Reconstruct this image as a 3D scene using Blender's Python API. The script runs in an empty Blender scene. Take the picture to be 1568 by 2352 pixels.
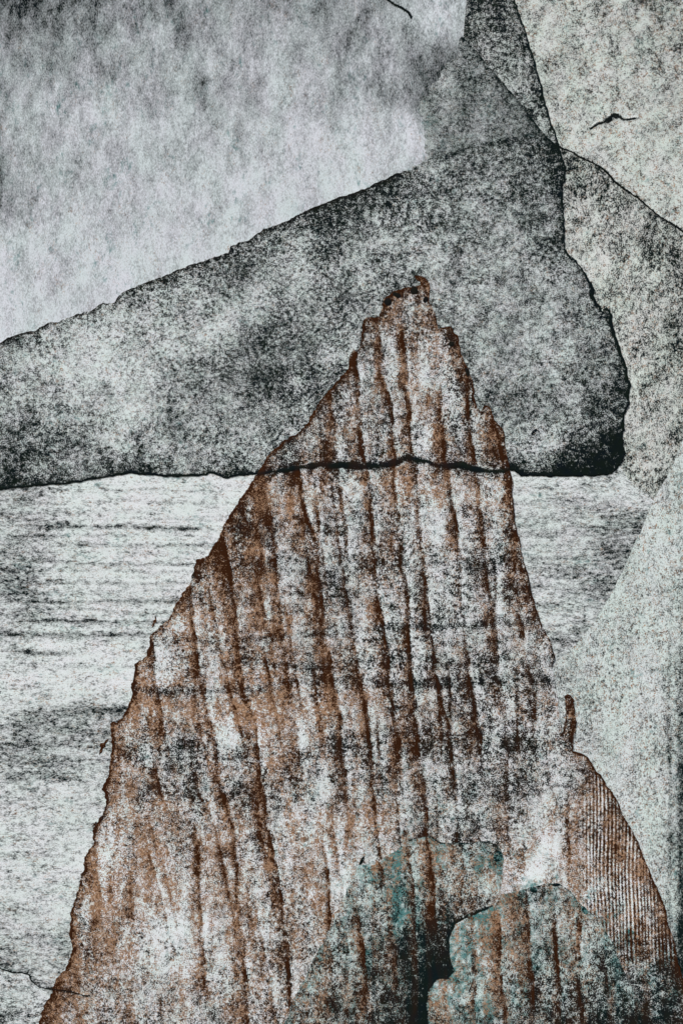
import bpy, math, random
import numpy as np
from mathutils import Vector
from mathutils.geometry import delaunay_2d_cdt

sc = bpy.context.scene
C = sc.collection
RNG = np.random.default_rng(11)
random.seed(11)

# ------------------------------------------------------------------ camera, sky, sun, exposure
S = 0.682 / 1568.0                       # metres per drawing unit (the picture is 1568 x 2352 units)
W0, H0 = 1568.0, 2352.0
cam_d = bpy.data.cameras.new('camera')
cam = bpy.data.objects.new('camera', cam_d); C.objects.link(cam)
DIST = 2.0
cam.location = (0, -DIST - 0.003, 0); cam.rotation_euler = (math.radians(90), 0, 0)
cam_d.sensor_fit = 'VERTICAL'; cam_d.sensor_height = 24.0
cam_d.lens = 24.0 * DIST / (H0 * S)
cam_d.clip_start = 0.05; cam_d.clip_end = 100
sc.camera = cam

world = bpy.data.worlds.new('World'); sc.world = world; world.use_nodes = True
nt = world.node_tree; nt.nodes.clear()
sky = nt.nodes.new('ShaderNodeTexSky'); sky.sky_type = 'NISHITA'; sky.sun_disc = False
SUN_EL, SUN_AZ = math.radians(52), math.radians(200)
sky.sun_elevation = SUN_EL; sky.sun_rotation = SUN_AZ; sky.air_density = 1.0; sky.dust_density = 3.0
bg = nt.nodes.new('ShaderNodeBackground'); bg.inputs['Strength'].default_value = 0.07
wo = nt.nodes.new('ShaderNodeOutputWorld')
nt.links.new(sky.outputs[0], bg.inputs[0]); nt.links.new(bg.outputs[0], wo.inputs[0])
sun_d = bpy.data.lights.new('sun', 'SUN'); sun_d.energy = 1.5; sun_d.angle = math.radians(10); sun_d.color = (1, 0.96, 0.92)
sun = bpy.data.objects.new('sun', sun_d); C.objects.link(sun)
# the sun stands in front of the wall, up and to the left
sdir = Vector((-0.42, -0.75, 0.80)).normalized()
sky.sun_rotation = math.atan2(sdir.x, sdir.y); sky.sun_elevation = math.asin(sdir.z)
sun.rotation_euler = sdir.to_track_quat('Z', 'Y').to_euler()
vs = sc.view_settings
sc.display_settings.display_device = 'sRGB'
vs.view_transform = 'Standard'; vs.look = 'None'; vs.gamma = 1; vs.use_curve_mapping = False
vs.exposure = 0.72

# ------------------------------------------------------------------ small maths
def wx(x): return (x - W0 / 2) * S
def wz(y): return (H0 / 2 - y) * S

def cockle(x, y):                         # gentle buckling shared by every layer (metres)
    return 0.0006 * (np.sin(x * .0051 + y * .0023) + np.sin(x * -.0031 + y * .0067 + 1.3)
                     + .5 * np.sin(x * .017 + y * .006 + 2.1) + .4 * np.sin(x * .011 - y * .021))

_lat = RNG.random((256, 256))
def vnoise(x, y, sx, sy=None, off=0):     # value noise 0..1, feature size sx, sy in units
    sy = sx if sy is None else sy
    u = np.asarray(x, float) / sx + 37.1 * off; v = np.asarray(y, float) / sy + 91.7 * off
    iu = np.floor(u).astype(int); iv = np.floor(v).astype(int); fu = u - iu; fv = v - iv
    fu = fu * fu * (3 - 2 * fu); fv = fv * fv * (3 - 2 * fv)
    g = lambda a, b: _lat[a & 255, b & 255]
    return (g(iu, iv) * (1 - fu) + g(iu + 1, iv) * fu) * (1 - fv) + (g(iu, iv + 1) * (1 - fu) + g(iu + 1, iv + 1) * fu) * fv
def fbm(x, y, sx, sy=None, off=0):
    sy = sx if sy is None else sy
    return (vnoise(x, y, sx, sy, off) + .5 * vnoise(x, y, sx / 2.1, sy / 2.1, off + 1) + .3 * vnoise(x, y, sx / 4.3, sy / 4.3, off + 2)) / 1.8

def smooth(e0, e1, x):
    t = np.clip((x - e0) / (e1 - e0), 0, 1); return t * t * (3 - 2 * t)

def shepard(pts, X, Y, eps=38.0):
    p = np.array(pts, float); num = np.zeros(len(X)); den = np.zeros(len(X))
    for px, py, v in p:
        w = 1.0 / ((X - px) ** 2 + (Y - py) ** 2 + eps * eps) ** 2
        num += w * v; den += w
    return num / den

def resample(pts, step):
    p = np.array(pts, float)[:, :2]
    d = np.r_[0, np.cumsum(np.hypot(*np.diff(p, axis=0).T))]
    n = max(2, int(d[-1] / step) + 1); t = np.linspace(0, d[-1], n)
    return np.c_[np.interp(t, d, p[:, 0]), np.interp(t, d, p[:, 1])], t

def normals(p):
    t = np.gradient(p, axis=0); l = np.hypot(t[:, 0], t[:, 1]) + 1e-9
    return np.c_[t[:, 1] / l, -t[:, 0] / l]

_seed = [0]
def ragged(pts, amp, step=2.0):           # torn outline: several sizes of notch
    p, t = resample(pts, step)
    _seed[0] += 1; o = _seed[0]
    n = normals(p)
    k = (vnoise(t, t * 0, 26, 1, o) - .5) * 1.3 + (vnoise(t, t * 0, 9, 1, o + .4) - .5) * 1.0 + (vnoise(t, t * 0, 4, 1, o + .7) - .5) * .8
    env = np.clip(np.minimum(t, t[-1] - t) / 10, 0, 1)
    return p + n * (k * amp * 1.7 * env)[:, None]

def dist_poly(path, X, Y, reach):         # distance to a polyline, and position along it (0..1)
    D = np.full(len(X), 1e9); T = np.zeros(len(X)); n = len(path) - 1
    lo = path.min(0) - reach; hi = path.max(0) + reach
    idx = np.nonzero((X > lo[0]) & (X < hi[0]) & (Y > lo[1]) & (Y < hi[1]))[0]
    if len(idx) == 0: return D, T
    order = idx[np.argsort(X[idx])]; xs = X[order]
    for i in range(n):
        a, b = path[i], path[i + 1]
        l = np.searchsorted(xs, min(a[0], b[0]) - reach); h = np.searchsorted(xs, max(a[0], b[0]) + reach)
        if l == h: continue
        q = order[l:h]; q = q[(Y[q] > min(a[1], b[1]) - reach) & (Y[q] < max(a[1], b[1]) + reach)]
        if len(q) == 0: continue
        d = b - a; L = d @ d + 1e-9
        t = np.clip(((X[q] - a[0]) * d[0] + (Y[q] - a[1]) * d[1]) / L, 0, 1)
        dd = np.hypot(X[q] - a[0] - t * d[0], Y[q] - a[1] - t * d[1])
        m = dd < D[q]; D[q[m]] = dd[m]; T[q[m]] = (i + t[m]) / n
    return D, T

# ------------------------------------------------------------------ material
def paper_material(name, paper, stretch=(1, 1, 1), rot=0.0, seed=0.0, hard=(2.4, 1.5, .7), rough=.95):
    m = bpy.data.materials.new(name); m.use_nodes = True
    N = m.node_tree.nodes; L = m.node_tree.links; N.clear()
    out = N.new('ShaderNodeOutputMaterial'); bs = N.new('ShaderNodeBsdfPrincipled')
    L.new(bs.outputs[0], out.inputs[0]); bs.inputs['Roughness'].default_value = rough
    bs.inputs['Specular IOR Level'].default_value = .04
    at = N.new('ShaderNodeAttribute'); at.attribute_name = 'pigment'
    sp = N.new('ShaderNodeSeparateColor'); L.new(at.outputs['Color'], sp.inputs[0])
    ink, brown, teal, soft = sp.outputs[0], sp.outputs[1], sp.outputs[2], at.outputs['Alpha']
    geo = N.new('ShaderNodeNewGeometry')
    mp = N.new('ShaderNodeMapping'); L.new(geo.outputs['Position'], mp.inputs[0])
    mp.inputs['Location'].default_value = (seed * 3.1, seed * 1.7, seed * 2.3)
    mp.inputs['Rotation'].default_value = (0, rot, 0); mp.inputs['Scale'].default_value = stretch
    def val(x):
        return x
    def math_(op, a, b=None, c=None, clamp=False):
        n = N.new('ShaderNodeMath'); n.operation = op; n.use_clamp = clamp
        for i, v in enumerate((a, b, c)):
            if v is None: continue
            if isinstance(v, (int, float)): n.inputs[i].default_value = v
            else: L.new(v, n.inputs[i])
        return n.outputs[0]
    def noise(scale, det=2, off=0.0, vec=None, r=.55):
        n = N.new('ShaderNodeTexNoise'); n.noise_dimensions = '4D'
        n.inputs['Scale'].default_value = scale; n.inputs['Detail'].default_value = det
        n.inputs['W'].default_value = off + seed; n.inputs['Roughness'].default_value = r
        L.new(vec or mp.outputs[0], n.inputs['Vector']); return n.outputs['Fac']
    def mixc(f, a, b):
        n = N.new('ShaderNodeMix'); n.data_type = 'RGBA'
        L.new(f, n.inputs[0])
        for k, v in ((6, a), (7, b)):
            if isinstance(v, tuple): n.inputs[k].default_value = v + (1,)
            else: L.new(v, n.inputs[k])
        return n.outputs[2]
    def grain(a, b, c, off):
        f = math_('MULTIPLY_ADD', noise(860, 2, off), a, .5 - .5 * a)
        md = math_('MULTIPLY_ADD', noise(250, 2, off + 3), b, -.5 * b)
        lg = math_('MULTIPLY_ADD', noise(62, 2, off + 7), c, -.5 * c)
        return math_('ADD', math_('ADD', f, md), lg)
    def mask(cov, g, w):                 # speckle: pigment sits where the grain is below the coverage
        k = math_('DIVIDE', 1.0, w) if not isinstance(w, float) else 1.0 / w
        sl = math_('MAXIMUM', k, 1.0)
        a = math_('MULTIPLY', math_('SUBTRACT', cov, .5), sl)
        b = math_('MULTIPLY', math_('SUBTRACT', .5, g), k)
        return math_('ADD', math_('ADD', a, b), .5, clamp=True)
    w = math_('MULTIPLY_ADD', soft, 1.5, .36)
    g1 = grain(hard[0], hard[1], hard[2], 0.0)
    g2 = grain(hard[0] * 1.25, hard[1] * 1.1, hard[2], 11.0)
    g3 = grain(.9, 1.6, 1.6, 23.0)
    # paper with a faint drift between warm and green grey
    warm = tuple(min(1, p * k) for p, k in zip(paper, (.985, .985, 1.02)))
    cool = tuple(min(1, p * k) for p, k in zip(paper, (.93, 1.0, .985)))
    tint = math_('MULTIPLY_ADD', noise(45, 3, 31), 4.0, -1.5, clamp=True)
    col = mixc(tint, warm, cool)
    col = mixc(mask(teal, g3, .55), col, (.060, .215, .22))
    tone = math_('MULTIPLY_ADD', noise(420, 3, 41), 3.6, -1.25, clamp=True)
    bcol = mixc(tone, (.50, .325, .205), (.145, .066, .030))
    col = mixc(mask(math_('MULTIPLY', brown, 1.14), g2, .52), col, bcol)
    bk = mixc(math_('MULTIPLY_ADD', noise(90, 2, 51), 3.0, -1.0, clamp=True), (.004, .008, .011), (.006, .011, .008))
    bk = mixc(math_('MULTIPLY', teal, .7, clamp=True), bk, (.003, .016, .017))
    # thin wash of pigment soaked into the paper between the specks
    fine = noise(1150, 2, 61)
    wsh = math_('MULTIPLY', math_('ADD', math_('MULTIPLY', ink, 1.0), math_('MULTIPLY_ADD', fine, 2.4, -1.15)), .45, clamp=True)
    wcol = mixc(math_('MULTIPLY', brown, .8, clamp=True), mixc(math_('MULTIPLY', teal, .6, clamp=True), (.18, .215, .205), (.12, .20, .20)), (.26, .15, .085))
    col = mixc(wsh, col, wcol)
    icol = mixc(math_('MULTIPLY', brown, 1.15, clamp=True), bk, (.034, .012, .0045))
    col = mixc(mask(ink, g1, w), col, icol)
    L.new(col, bs.inputs['Base Color'])
    bp = N.new('ShaderNodeBump'); bp.inputs['Strength'].default_value = .12; bp.inputs['Distance'].default_value = .0006
    L.new(g1, bp.inputs['Height']); L.new(bp.outputs[0], bs.inputs['Normal'])
    return m

# ------------------------------------------------------------------ meshes
def link_mesh(name, V, F, col, mat, parent, smooth_=True):
    me = bpy.data.meshes.new(name)
    V = np.asarray(V, np.float32); n = len(V)
    me.from_pydata(V.tolist(), [], F if isinstance(F, list) else F.tolist())
    me.update()
    a = me.attributes.new('pigment', 'FLOAT_COLOR', 'POINT')  # real pigments, plus the painted vignette in the ink channel
    a.data.foreach_set('color', np.asarray(col, np.float32).ravel())
    if smooth_: me.polygons.foreach_set('use_smooth', [True] * len(me.polygons))
    me.materials.append(mat)
    o = bpy.data.objects.new(name, me); C.objects.link(o)
    if parent is not None: o.parent = parent
    return o

class Sheet:
    STEP = 3.3
    def __init__(s, label, layer, chunks, gray, mat, cat='paper sheet', name='torn_paper', group='torn paper sheets of the collage',
                 brown=None, teal=None, soft=.1, streaks=(), lines=(), extra=None, inkscale=1.0, cal=(1, 0, 130), kind=None, hidden=None):
        s.layer, s.gray, s.mat, s.brown, s.teal, s.soft = layer, gray, mat, brown, teal, soft
        s.cal = cal
        s.streaks, s.extra, s.inkscale, s.hidden = list(streaks), extra, inkscale, hidden
        s.lines = []                       # (path, widths, strength, halo, halo strength, brown)
        s.edges = []
        outline = []
        for pts, amp, edge in chunks:
            p = ragged(pts, amp, 2.0 if amp else 6.0) if amp else resample(pts, 12.0)[0]
            outline.append(p if not outline else p[1:] if np.allclose(outline[-1][-1], p[0]) else p)
            if edge: s.edges.append((p, edge))
        s.outline = np.concatenate(outline)
        if np.allclose(s.outline[0], s.outline[-1]): s.outline = s.outline[:-1]
        area = np.sum(s.outline[:, 0] * np.roll(s.outline[:, 1], -1) - np.roll(s.outline[:, 0], -1) * s.outline[:, 1])
        s.sign = 1 if area > 0 else -1     # inward side of normals()
        s.c = s.outline.mean(0)
        o = bpy.data.objects.new(name, None); C.objects.link(o); s.root = o
        o.empty_display_size = .02
        s.base = np.array([wx(s.c[0]), -layer * .0004, wz(s.c[1])])
        o.location = s.base
        o['label'] = label; o['category'] = cat; o['group'] = group
        for p, e in s.edges: s.lines.append((p, e))
        for p, e in lines: s.lines.append((p, e))
    def tone(s, X, Y):
        g = shepard(s.gray, X, Y)
        g = (g - s.cal[2]) * s.cal[0] + s.cal[2] + s.cal[1]
        ink = (208 - g) / 190.0 * s.inkscale
        br = shepard(s.brown, X, Y) if s.brown else np.zeros(len(X))
        te = 1.15 * shepard(s.teal, X, Y, 22) if s.teal else np.zeros(len(X))
        so = np.full(len(X), s.soft)
        for k, (pl, w, core, band) in enumerate(s.streaks):
            p = np.array(pl, float); y0, y1 = p[0, 1], p[-1, 1]
            q = np.nonzero((Y > y0 - 30) & (Y < y1 + 40) & (X > p[:, 0].min() - w * 2) & (X < p[:, 0].max() + 14))[0]
            if len(q) == 0: continue
            y = Y[q]; xe = np.interp(y, p[:, 1], p[:, 0]) + (vnoise(y, y * 0, 30, 1, k + .3) - .5) * 4.5 + (vnoise(y, y * 0, 8, 1, k + .6) - .5) * 1.6
            d = xe - X[q]
            fade = smooth(y0 - 30, y0 + 25, y) * (1 - smooth(y1 - 110, y1 + 20, y))
            var = np.clip(-.25 + 2.3 * fbm(y, y * 0 + k * 7, 42, 1, k), .45, 1.4)
            ww = w * (.7 + .7 * vnoise(y, y * 0, 70, 1, k + .8))
            inner = np.where(d < 0, np.exp(-(d / 1.8) ** 2), np.exp(-(np.maximum(d, 0) / 4.6) ** 1.3)) * fade * var
            patch = np.clip(-.35 + 2.4 * fbm(X[q], y, 15, 44, k + 60), .15, 1.4)
            bnd = np.where(d < 0, np.exp(-(d / 2.2) ** 2), 1 - smooth(ww * .25, ww * 1.25, d)) * fade * (.55 + .45 * var) * patch
            gap = smooth(-22, -6, d) * (1 - smooth(-5, -1, d)) * fade * .05     # paler gap on the right of a streak
            ink[q] += inner * core * 1.05 + bnd * band * .26 - gap
            br[q] += inner * core * .9 + bnd * band * .80 - gap * 1.2
        for path, e in s.lines:
            w, st, hw, hs, eb = e['w'], e.get('s', .95), e.get('hw', 14), e.get('hs', .2), e.get('brown', 0)
            D, T = dist_poly(path, X, Y, max(w * 2.2, hw * 3))
            q = np.nonzero(D < 1e8)[0]
            if len(q) == 0: continue
            t = T[q] * len(path) * 2
            wv = w * (.45 + 1.1 * fbm(t, t * 0, 40, 1, w)) * np.interp(T[q], *e.get('taper', ((0, 1), (1, 1))))
            stv = st * (.75 + .5 * vnoise(t, t * 0, 22, 1, w + .5)) if not e.get('solid') else st
            core = np.exp(-(D[q] / np.maximum(wv, .3)) ** 3) * stv * 1.15
            halo = np.exp(-D[q] / hw) * hs
            ink[q] = np.maximum(ink[q] + halo, core * 1.25)
            if eb:
                br[q] = np.maximum(br[q] + halo * 1.3 * eb, core * eb)
            elif s.brown: br[q] *= 1 - .8 * np.minimum(core, 1)
            if 'teal' in e: te[q] = np.maximum(te[q], core * e['teal'] + halo * e['teal'])
            so[q] *= 1 - np.minimum(core, 1)
        if s.extra: ink, br, te, so = s.extra(X, Y, ink, br, te, so)
        return np.c_[np.clip(ink, -.1, 1.3), np.clip(br, 0, 1.05), np.clip(te, 0, 1), np.clip(so, 0, 1)]
    def height(s, X, Y): return s.layer * .0004 + cockle(X, Y)
    def local(s, X, Y, h):
        return np.c_[wx(X), -h, wz(Y)] - s.base
    def build(s):
        o = s.outline; lo, hi = o.min(0), o.max(0)
        xs = []; j = np.random.default_rng(int(s.layer * 100))
        ex, ey = o[:, 0], o[:, 1]; fx, fy = np.roll(ex, -1), np.roll(ey, -1)
        r0, r1 = max(lo[1], -60), min(hi[1], H0 + 60)
        row = 0; P = []
        for y in np.arange(lo[1] + 1.5, hi[1], s.STEP):
            inside_v = -25 < y < H0 + 25
            row += 1
            if not inside_v and row % 6: continue
            m = (ey <= y) != (fy <= y)
            cr = np.sort(ex[m] + (y - ey[m]) / (fy[m] - ey[m]) * (fx[m] - ex[m]))
            for a, b in zip(cr[::2], cr[1::2]):
                if b - a < 4: continue
                gx = np.arange(math.ceil((a + 1.6) / s.STEP) * s.STEP, b - 1.6, s.STEP) + (row % 2) * s.STEP * .5
                gx = gx[gx < b - 1.2]
                far = (gx < -25) | (gx > W0 + 25) | (not inside_v)
                if s.hidden is not None: far = far | s.hidden(gx, np.full(len(gx), y))
                keep = ~far | ((np.round(gx / s.STEP).astype(int) % 6 == 0) & (row % 6 == 0))
                gx = gx[keep]
                P.append(np.c_[gx + (j.random(len(gx)) - .5) * .9, y + (j.random(len(gx)) - .5) * .9])
        P = np.concatenate([o] + P); n = len(o)
        vin = [Vector((float(a), float(b))) for a, b in P]
        ed = [(i, (i + 1) % n) for i in range(n)]
        vo, _, fo, *_ = delaunay_2d_cdt(vin, ed, [], 1, 1e-4, False)
        V = np.array([(v.x, v.y) for v in vo]); F = np.array(fo)
        a, b, c = V[F[:, 0]], V[F[:, 1]], V[F[:, 2]]
        cr = (b[:, 0] - a[:, 0]) * (c[:, 1] - a[:, 1]) - (b[:, 1] - a[:, 1]) * (c[:, 0] - a[:, 0])
        key0 = {(round(float(p[0]), 3), round(float(p[1]), 3)) for p in o}
        onb = np.array([(round(v.x, 3), round(v.y, 3)) in key0 for v in vo])
        em = np.max([np.hypot(*(V[F[:, i]] - V[F[:, (i + 1) % 3]]).T) for i in range(3)], axis=0)
        q = np.nonzero(onb[F].all(1) | (em > 2.4 * s.STEP))[0]   # the hollows of the outline are not paper
        ce = V[F[q]].mean(1); ins = in_poly(o)(ce[:, 0], ce[:, 1])
        ok = np.ones(len(F), bool); ok[q[~ins]] = False
        F = F[ok]; cr = cr[ok]
        F[cr < 0] = F[cr < 0][:, ::-1]     # seen from the camera (y down in the drawing)
        X, Y = V[:, 0], V[:, 1]
        col = s.tone(X, Y)
        L = s.local(X, Y, s.height(X, Y))
        # rim: the cut edge of the paper goes back to the layer behind
        key = {(round(v.x, 3), round(v.y, 3)): i for i, v in enumerate(vo)}
        ids = [key.get((round(float(p[0]), 3), round(float(p[1]), 3))) for p in o]
        ids = [i for i in ids if i is not None]
        rim = L[ids] + np.array([0, .0005, 0]); off = len(L)
        quads = []; m = len(ids)
        for k in range(m):
            quads.append((off + k, off + m + k, off + m + (k + 1) % m, off + (k + 1) % m))
        Fl = F[:, ::-1].tolist() + quads
        s.mesh = link_mesh('sheet', np.r_[L, L[ids], rim], Fl, np.r_[col, np.tile(np.maximum(col[ids], [.5, 0, 0, 0]), (2, 1))], s.mat, s.root)
        s.nrim = 2 * m
        for p, e in s.edges:
            if e.get('part', True): s.ribbon(e.get('name', 'torn_edge'), p, e['w'] * 1.2, .0002, inward=True)
        return s
    def recolour(s):                       # after marks were added to a built sheet
        me = s.mesh.data; n = len(me.vertices); co = np.zeros(n * 3, np.float32); me.vertices.foreach_get('co', co); co = co.reshape(-1, 3) + s.base
        k = n - s.nrim; a = me.attributes['pigment']; col = np.zeros(n * 4, np.float32); a.data.foreach_get('color', col); col = col.reshape(-1, 4)
        col[:k] = s.tone(co[:k, 0] / S + W0 / 2, H0 / 2 - co[:k, 2] / S)
        a.data.foreach_set('color', col.ravel())
    def ribbon(s, name, path, w, lift, inward=False, taper=True, label=None, mat=None):
        p, t = resample(path, 2.2); n = normals(p) * (s.sign if inward else 1)
        if inward:
            # normals() points to one side: make it point into the sheet
            pass
        k = len(p)
        wv = w * (.6 + .8 * vnoise(t, t * 0, 24, 1, w)) * (np.clip(np.minimum(t, t[-1] - t) / 14, .12, 1) if taper else 1)
        if inward: prof = [(-1.0, -.0003, 0), (-.9, .6, 0), (0, .95, .25), (0, .9, .6), (0, -.25, 1.1)]
        else: prof = [(0, -.25, -1.1), (0, .75, -.6), (0, 1, 0), (0, .75, .6), (0, -.25, 1.1)]
        V = []; col = []
        for a, h, f in prof:
            q = p + n * (a + f * wv)[:, None] * (-1 if inward else 1)
            hh = s.height(q[:, 0], q[:, 1]) + (h if h < -.1 and h > -.01 and h != -.25 else h * lift)
            V.append(s.local(q[:, 0], q[:, 1], hh)); col.append(s.tone(q[:, 0], q[:, 1]))
        V = np.concatenate(V); col = np.concatenate(col); F = []
        for r in range(len(prof) - 1):
            for i in range(k - 1):
                F.append((r * k + i, r * k + i + 1, (r + 1) * k + i + 1, (r + 1) * k + i))
        o = link_mesh(name, V, F, col, mat or s.mat, s.root)
        if label: o['label'] = label
        return o
    def blot(s, name, x, y, rx, ry, rot, rgba, lift=.0006):
        k = 22; V = [(x, y)]; H = [1.0]
        for ring, rr in enumerate((.55, .9, 1.05)):
            for i in range(k):
                a = i / k * 2 * math.pi
                q = rr * (1 + .22 * (float(vnoise(np.array([i * 1.0]), np.array([x]), 3.0, 1.0, 5)[0]) - .5))
                u, v = rx * q * math.cos(a), ry * q * math.sin(a)
                V.append((x + u * math.cos(rot) - v * math.sin(rot), y + u * math.sin(rot) + v * math.cos(rot))); H.append((.95, .6, -.3)[ring])
        V = np.array(V); H = np.array(H)
        F = [(0, 1 + (i + 1) % k, 1 + i) for i in range(k)]
        for r in range(2):
            for i in range(k):
                F.append((1 + r * k + i, 1 + r * k + (i + 1) % k, 1 + (r + 1) * k + (i + 1) % k, 1 + (r + 1) * k + i))
        L = s.local(V[:, 0], V[:, 1], s.height(V[:, 0], V[:, 1]) + H * lift)
        col = np.tile(np.array(rgba, float), (len(V), 1))
        return link_mesh(name, L, F, col, s.mat, s.root)

# ------------------------------------------------------------------ traced outlines (drawing units, y down)
diag = [(-150, 850), (0, 787), (27, 775), (65, 762), (82, 760), (90, 751), (117, 742), (135, 741), (175, 721), (210, 712), (235, 695), (262, 697),
        (272, 680), (287, 669), (330, 649), (345, 646), (385, 629), (430, 612), (475, 596), (490, 590), (525, 581), (530, 567), (550, 557), (570, 552),
        (600, 530), (665, 505), (700, 485), (784, 451), (834, 435), (889, 409), (930, 392)]
soft_side = [(930, 392), (979, 367), (976, 330), (971, 280), (967, 238), (990, 200), (1030, 145), (1056, 112), (1059, 82)]
crease_bc = [(1059, 82), (1079, 102), (1104, 127), (1129, 160), (1154, 192), (1184, 225), (1211, 257), (1234, 290), (1259, 317), (1282, 336)]
b_right = [(1282, 336), (1291, 360), (1296, 385), (1296, 415), (1289, 425), (1291, 450), (1294, 500), (1294, 540), (1293, 570), (1309, 590)]
b_right2 = [(1309, 590), (1316, 592), (1339, 615), (1354, 645), (1366, 665), (1359, 680), (1374, 702), (1386, 717), (1392, 704), (1399, 712), (1404, 730), (1409, 755),
            (1419, 785), (1431, 820), (1441, 850), (1446, 885), (1443, 925), (1434, 950), (1430, 1015), (1436, 1045), (1419, 1075), (1404, 1087)]
b_bot_r = [(1404, 1087), (1374, 1091), (1309, 1094), (1234, 1091), (1194, 1092), (1179, 1082), (1166, 1078)]
b_line = [(1166, 1078), (1154, 1085), (1104, 1081), (1064, 1070), (1009, 1069), (954, 1055), (934, 1050), (914, 1060), (884, 1069), (834, 1070), (784, 1067),
          (740, 1068), (690, 1073), (650, 1081), (590, 1088)]
b_bot_l = [(590, 1088), (540, 1093), (520, 1099), (502, 1090), (480, 1085), (475, 1090), (440, 1092), (400, 1095), (360, 1091), (300, 1087), (245, 1095),
           (205, 1102), (150, 1110), (100, 1114), (50, 1119), (0, 1124), (-150, 1135)]
line_cd = [(1174, -150), (1181, 0), (1191, 30), (1201, 55), (1214, 97), (1224, 130), (1236, 170), (1244, 200), (1250, 235), (1259, 260), (1266, 285), (1276, 305),
           (1279, 320), (1284, 338)]
curve_de = [(1284, 338), (1309, 347), (1329, 360), (1359, 372), (1384, 387), (1409, 415), (1434, 435), (1464, 455), (1494, 480), (1519, 500), (1549, 517),
            (1568, 532), (1720, 610)]
arc_g = [(1600, 960), (1568, 1010), (1540, 1080), (1500, 1150), (1479, 1204), (1454, 1254), (1434, 1304), (1404, 1364), (1379, 1404), (1349, 1449), (1324, 1479), (1284, 1515), (1265, 1560)]
line_gl = [(-150, 2190), (0, 2227), (30, 2237), (50, 2237), (65, 2242), (72, 2257), (90, 2269), (117, 2273), (165, 2280), (192, 2288)]
h_left = [(952, 634), (964, 645), (966, 657), (944, 662), (925, 664), (902, 670), (884, 684), (879, 697), (877, 715), (870, 728), (859, 732), (848, 730), (837, 735), (833, 752), (832, 775), (827, 800),
          (807, 835), (784, 865), (750, 905), (720, 945), (700, 982), (682, 998), (655, 1010), (620, 1045), (595, 1080), (583, 1105), (565, 1130), (550, 1150), (528, 1180), (515, 1209),
          (500, 1244), (475, 1279), (462, 1284), (452, 1287), (447, 1314), (430, 1349), (400, 1394), (390, 1419), (360, 1447), (345, 1459), (343, 1499),
          (330, 1512), (312, 1529), (306, 1564), (305, 1604), (285, 1644), (270, 1662), (255, 1664), (255, 1690), (258, 1709), (252, 1769), (240, 1802), (232, 1812), (242, 1822), (245, 1837), (235, 1877),
          (212, 1907), (217, 1937), (195, 1967), (192, 1997), (177, 2052), (165, 2102), (162, 2142), (167, 2182), (160, 2215), (150, 2232), (128, 2247), (120, 2277),
          (105, 2312), (90, 2352), (40, 2500)]
h_right = [(1600, 2500), (1592, 2352), (1572, 2262), (1554, 2212), (1549, 2162), (1534, 2132), (1524, 2082), (1509, 2047), (1489, 1997), (1469, 1947), (1454, 1917), (1429, 1872),
           (1414, 1832), (1384, 1792), (1364, 1764), (1344, 1736), (1325, 1728), (1314, 1724), (1311, 1694), (1323, 1664), (1319, 1644), (1316, 1606), (1303, 1593), (1297, 1600), (1300, 1640), (1290, 1690)]
h_notch = [(1290, 1690), (1284, 1640), (1280, 1600), (1272, 1560), (1266, 1528)]
h_right2 = [(1266, 1528), (1273, 1518), (1271, 1504), (1264, 1479), (1244, 1439), (1224, 1379), (1214, 1339), (1199, 1279), (1184, 1209), (1182, 1196), (1180, 1179), (1174, 1115), (1170, 1080),
            (1164, 1050), (1154, 1045), (1158, 1000), (1155, 985), (1133, 965), (1128, 938), (1121, 931), (1110, 934)]
h_gap = [(1110, 934), (1104, 945), (1094, 935)]
h_right3 = [(1094, 935), (1089, 910), (1084, 870), (1074, 845), (1059, 815), (1051, 775), (1034, 752), (1020, 753), (1006, 755), (999, 725), (984, 690), (985, 660), (975, 638), (962, 632), (952, 634)]
j_left = [(610, 2500), (655, 2352), (680, 2287), (700, 2252), (720, 2202), (760, 2132), (784, 2076), (810, 2010), (827, 1987)]
j_top = [(827, 1987), (860, 1985), (905, 1958), (944, 1930), (989, 1922), (1012, 1937), (1064, 1937), (1124, 1934), (1150, 1952), (1157, 1977), (1150, 2040), (1134, 2082)]
j_right = [(1134, 2082), (1084, 2102), (1044, 2122), (1032, 2157), (1034, 2202), (1044, 2232), (1029, 2247), (1004, 2247), (982, 2277), (977, 2312), (982, 2352), (975, 2500)]
k_top = [(1134, 2082), (1149, 2055), (1185, 2046), (1219, 2039), (1240, 2035), (1259, 2030), (1284, 2032), (1309, 2047), (1334, 2082), (1374, 2112), (1404, 2162), (1419, 2202), (1460, 2290), (1500, 2352), (1560, 2500)]

def in_poly(poly):
    p = np.array(poly, float)
    def f(X, Y):
        r = np.zeros(len(X), bool)
        for a, b in zip(p, np.roll(p, -1, axis=0)):
            if a[1] == b[1]: continue
            m = (a[1] > Y) != (b[1] > Y)
            r ^= m & (X < (b[0] - a[0]) * (Y - a[1]) / (b[1] - a[1]) + a[0])
        return r
    return f
hid_brown = in_poly([(900, 800), (700, 1040), (560, 1230), (480, 1340), (360, 1520), (290, 1780), (220, 2080), (170, 2280), (140, 2500), (1500, 2500), (1480, 2130), (1380, 1860), (1240, 1720), (1230, 1560), (1150, 1250), (1130, 1060), (1010, 830)])
hid_b = in_poly([(40, 830), (960, 430), (1270, 400), (1280, 600), (1400, 860), (1390, 1050), (1200, 1060), (640, 1050), (40, 1080)])

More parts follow.
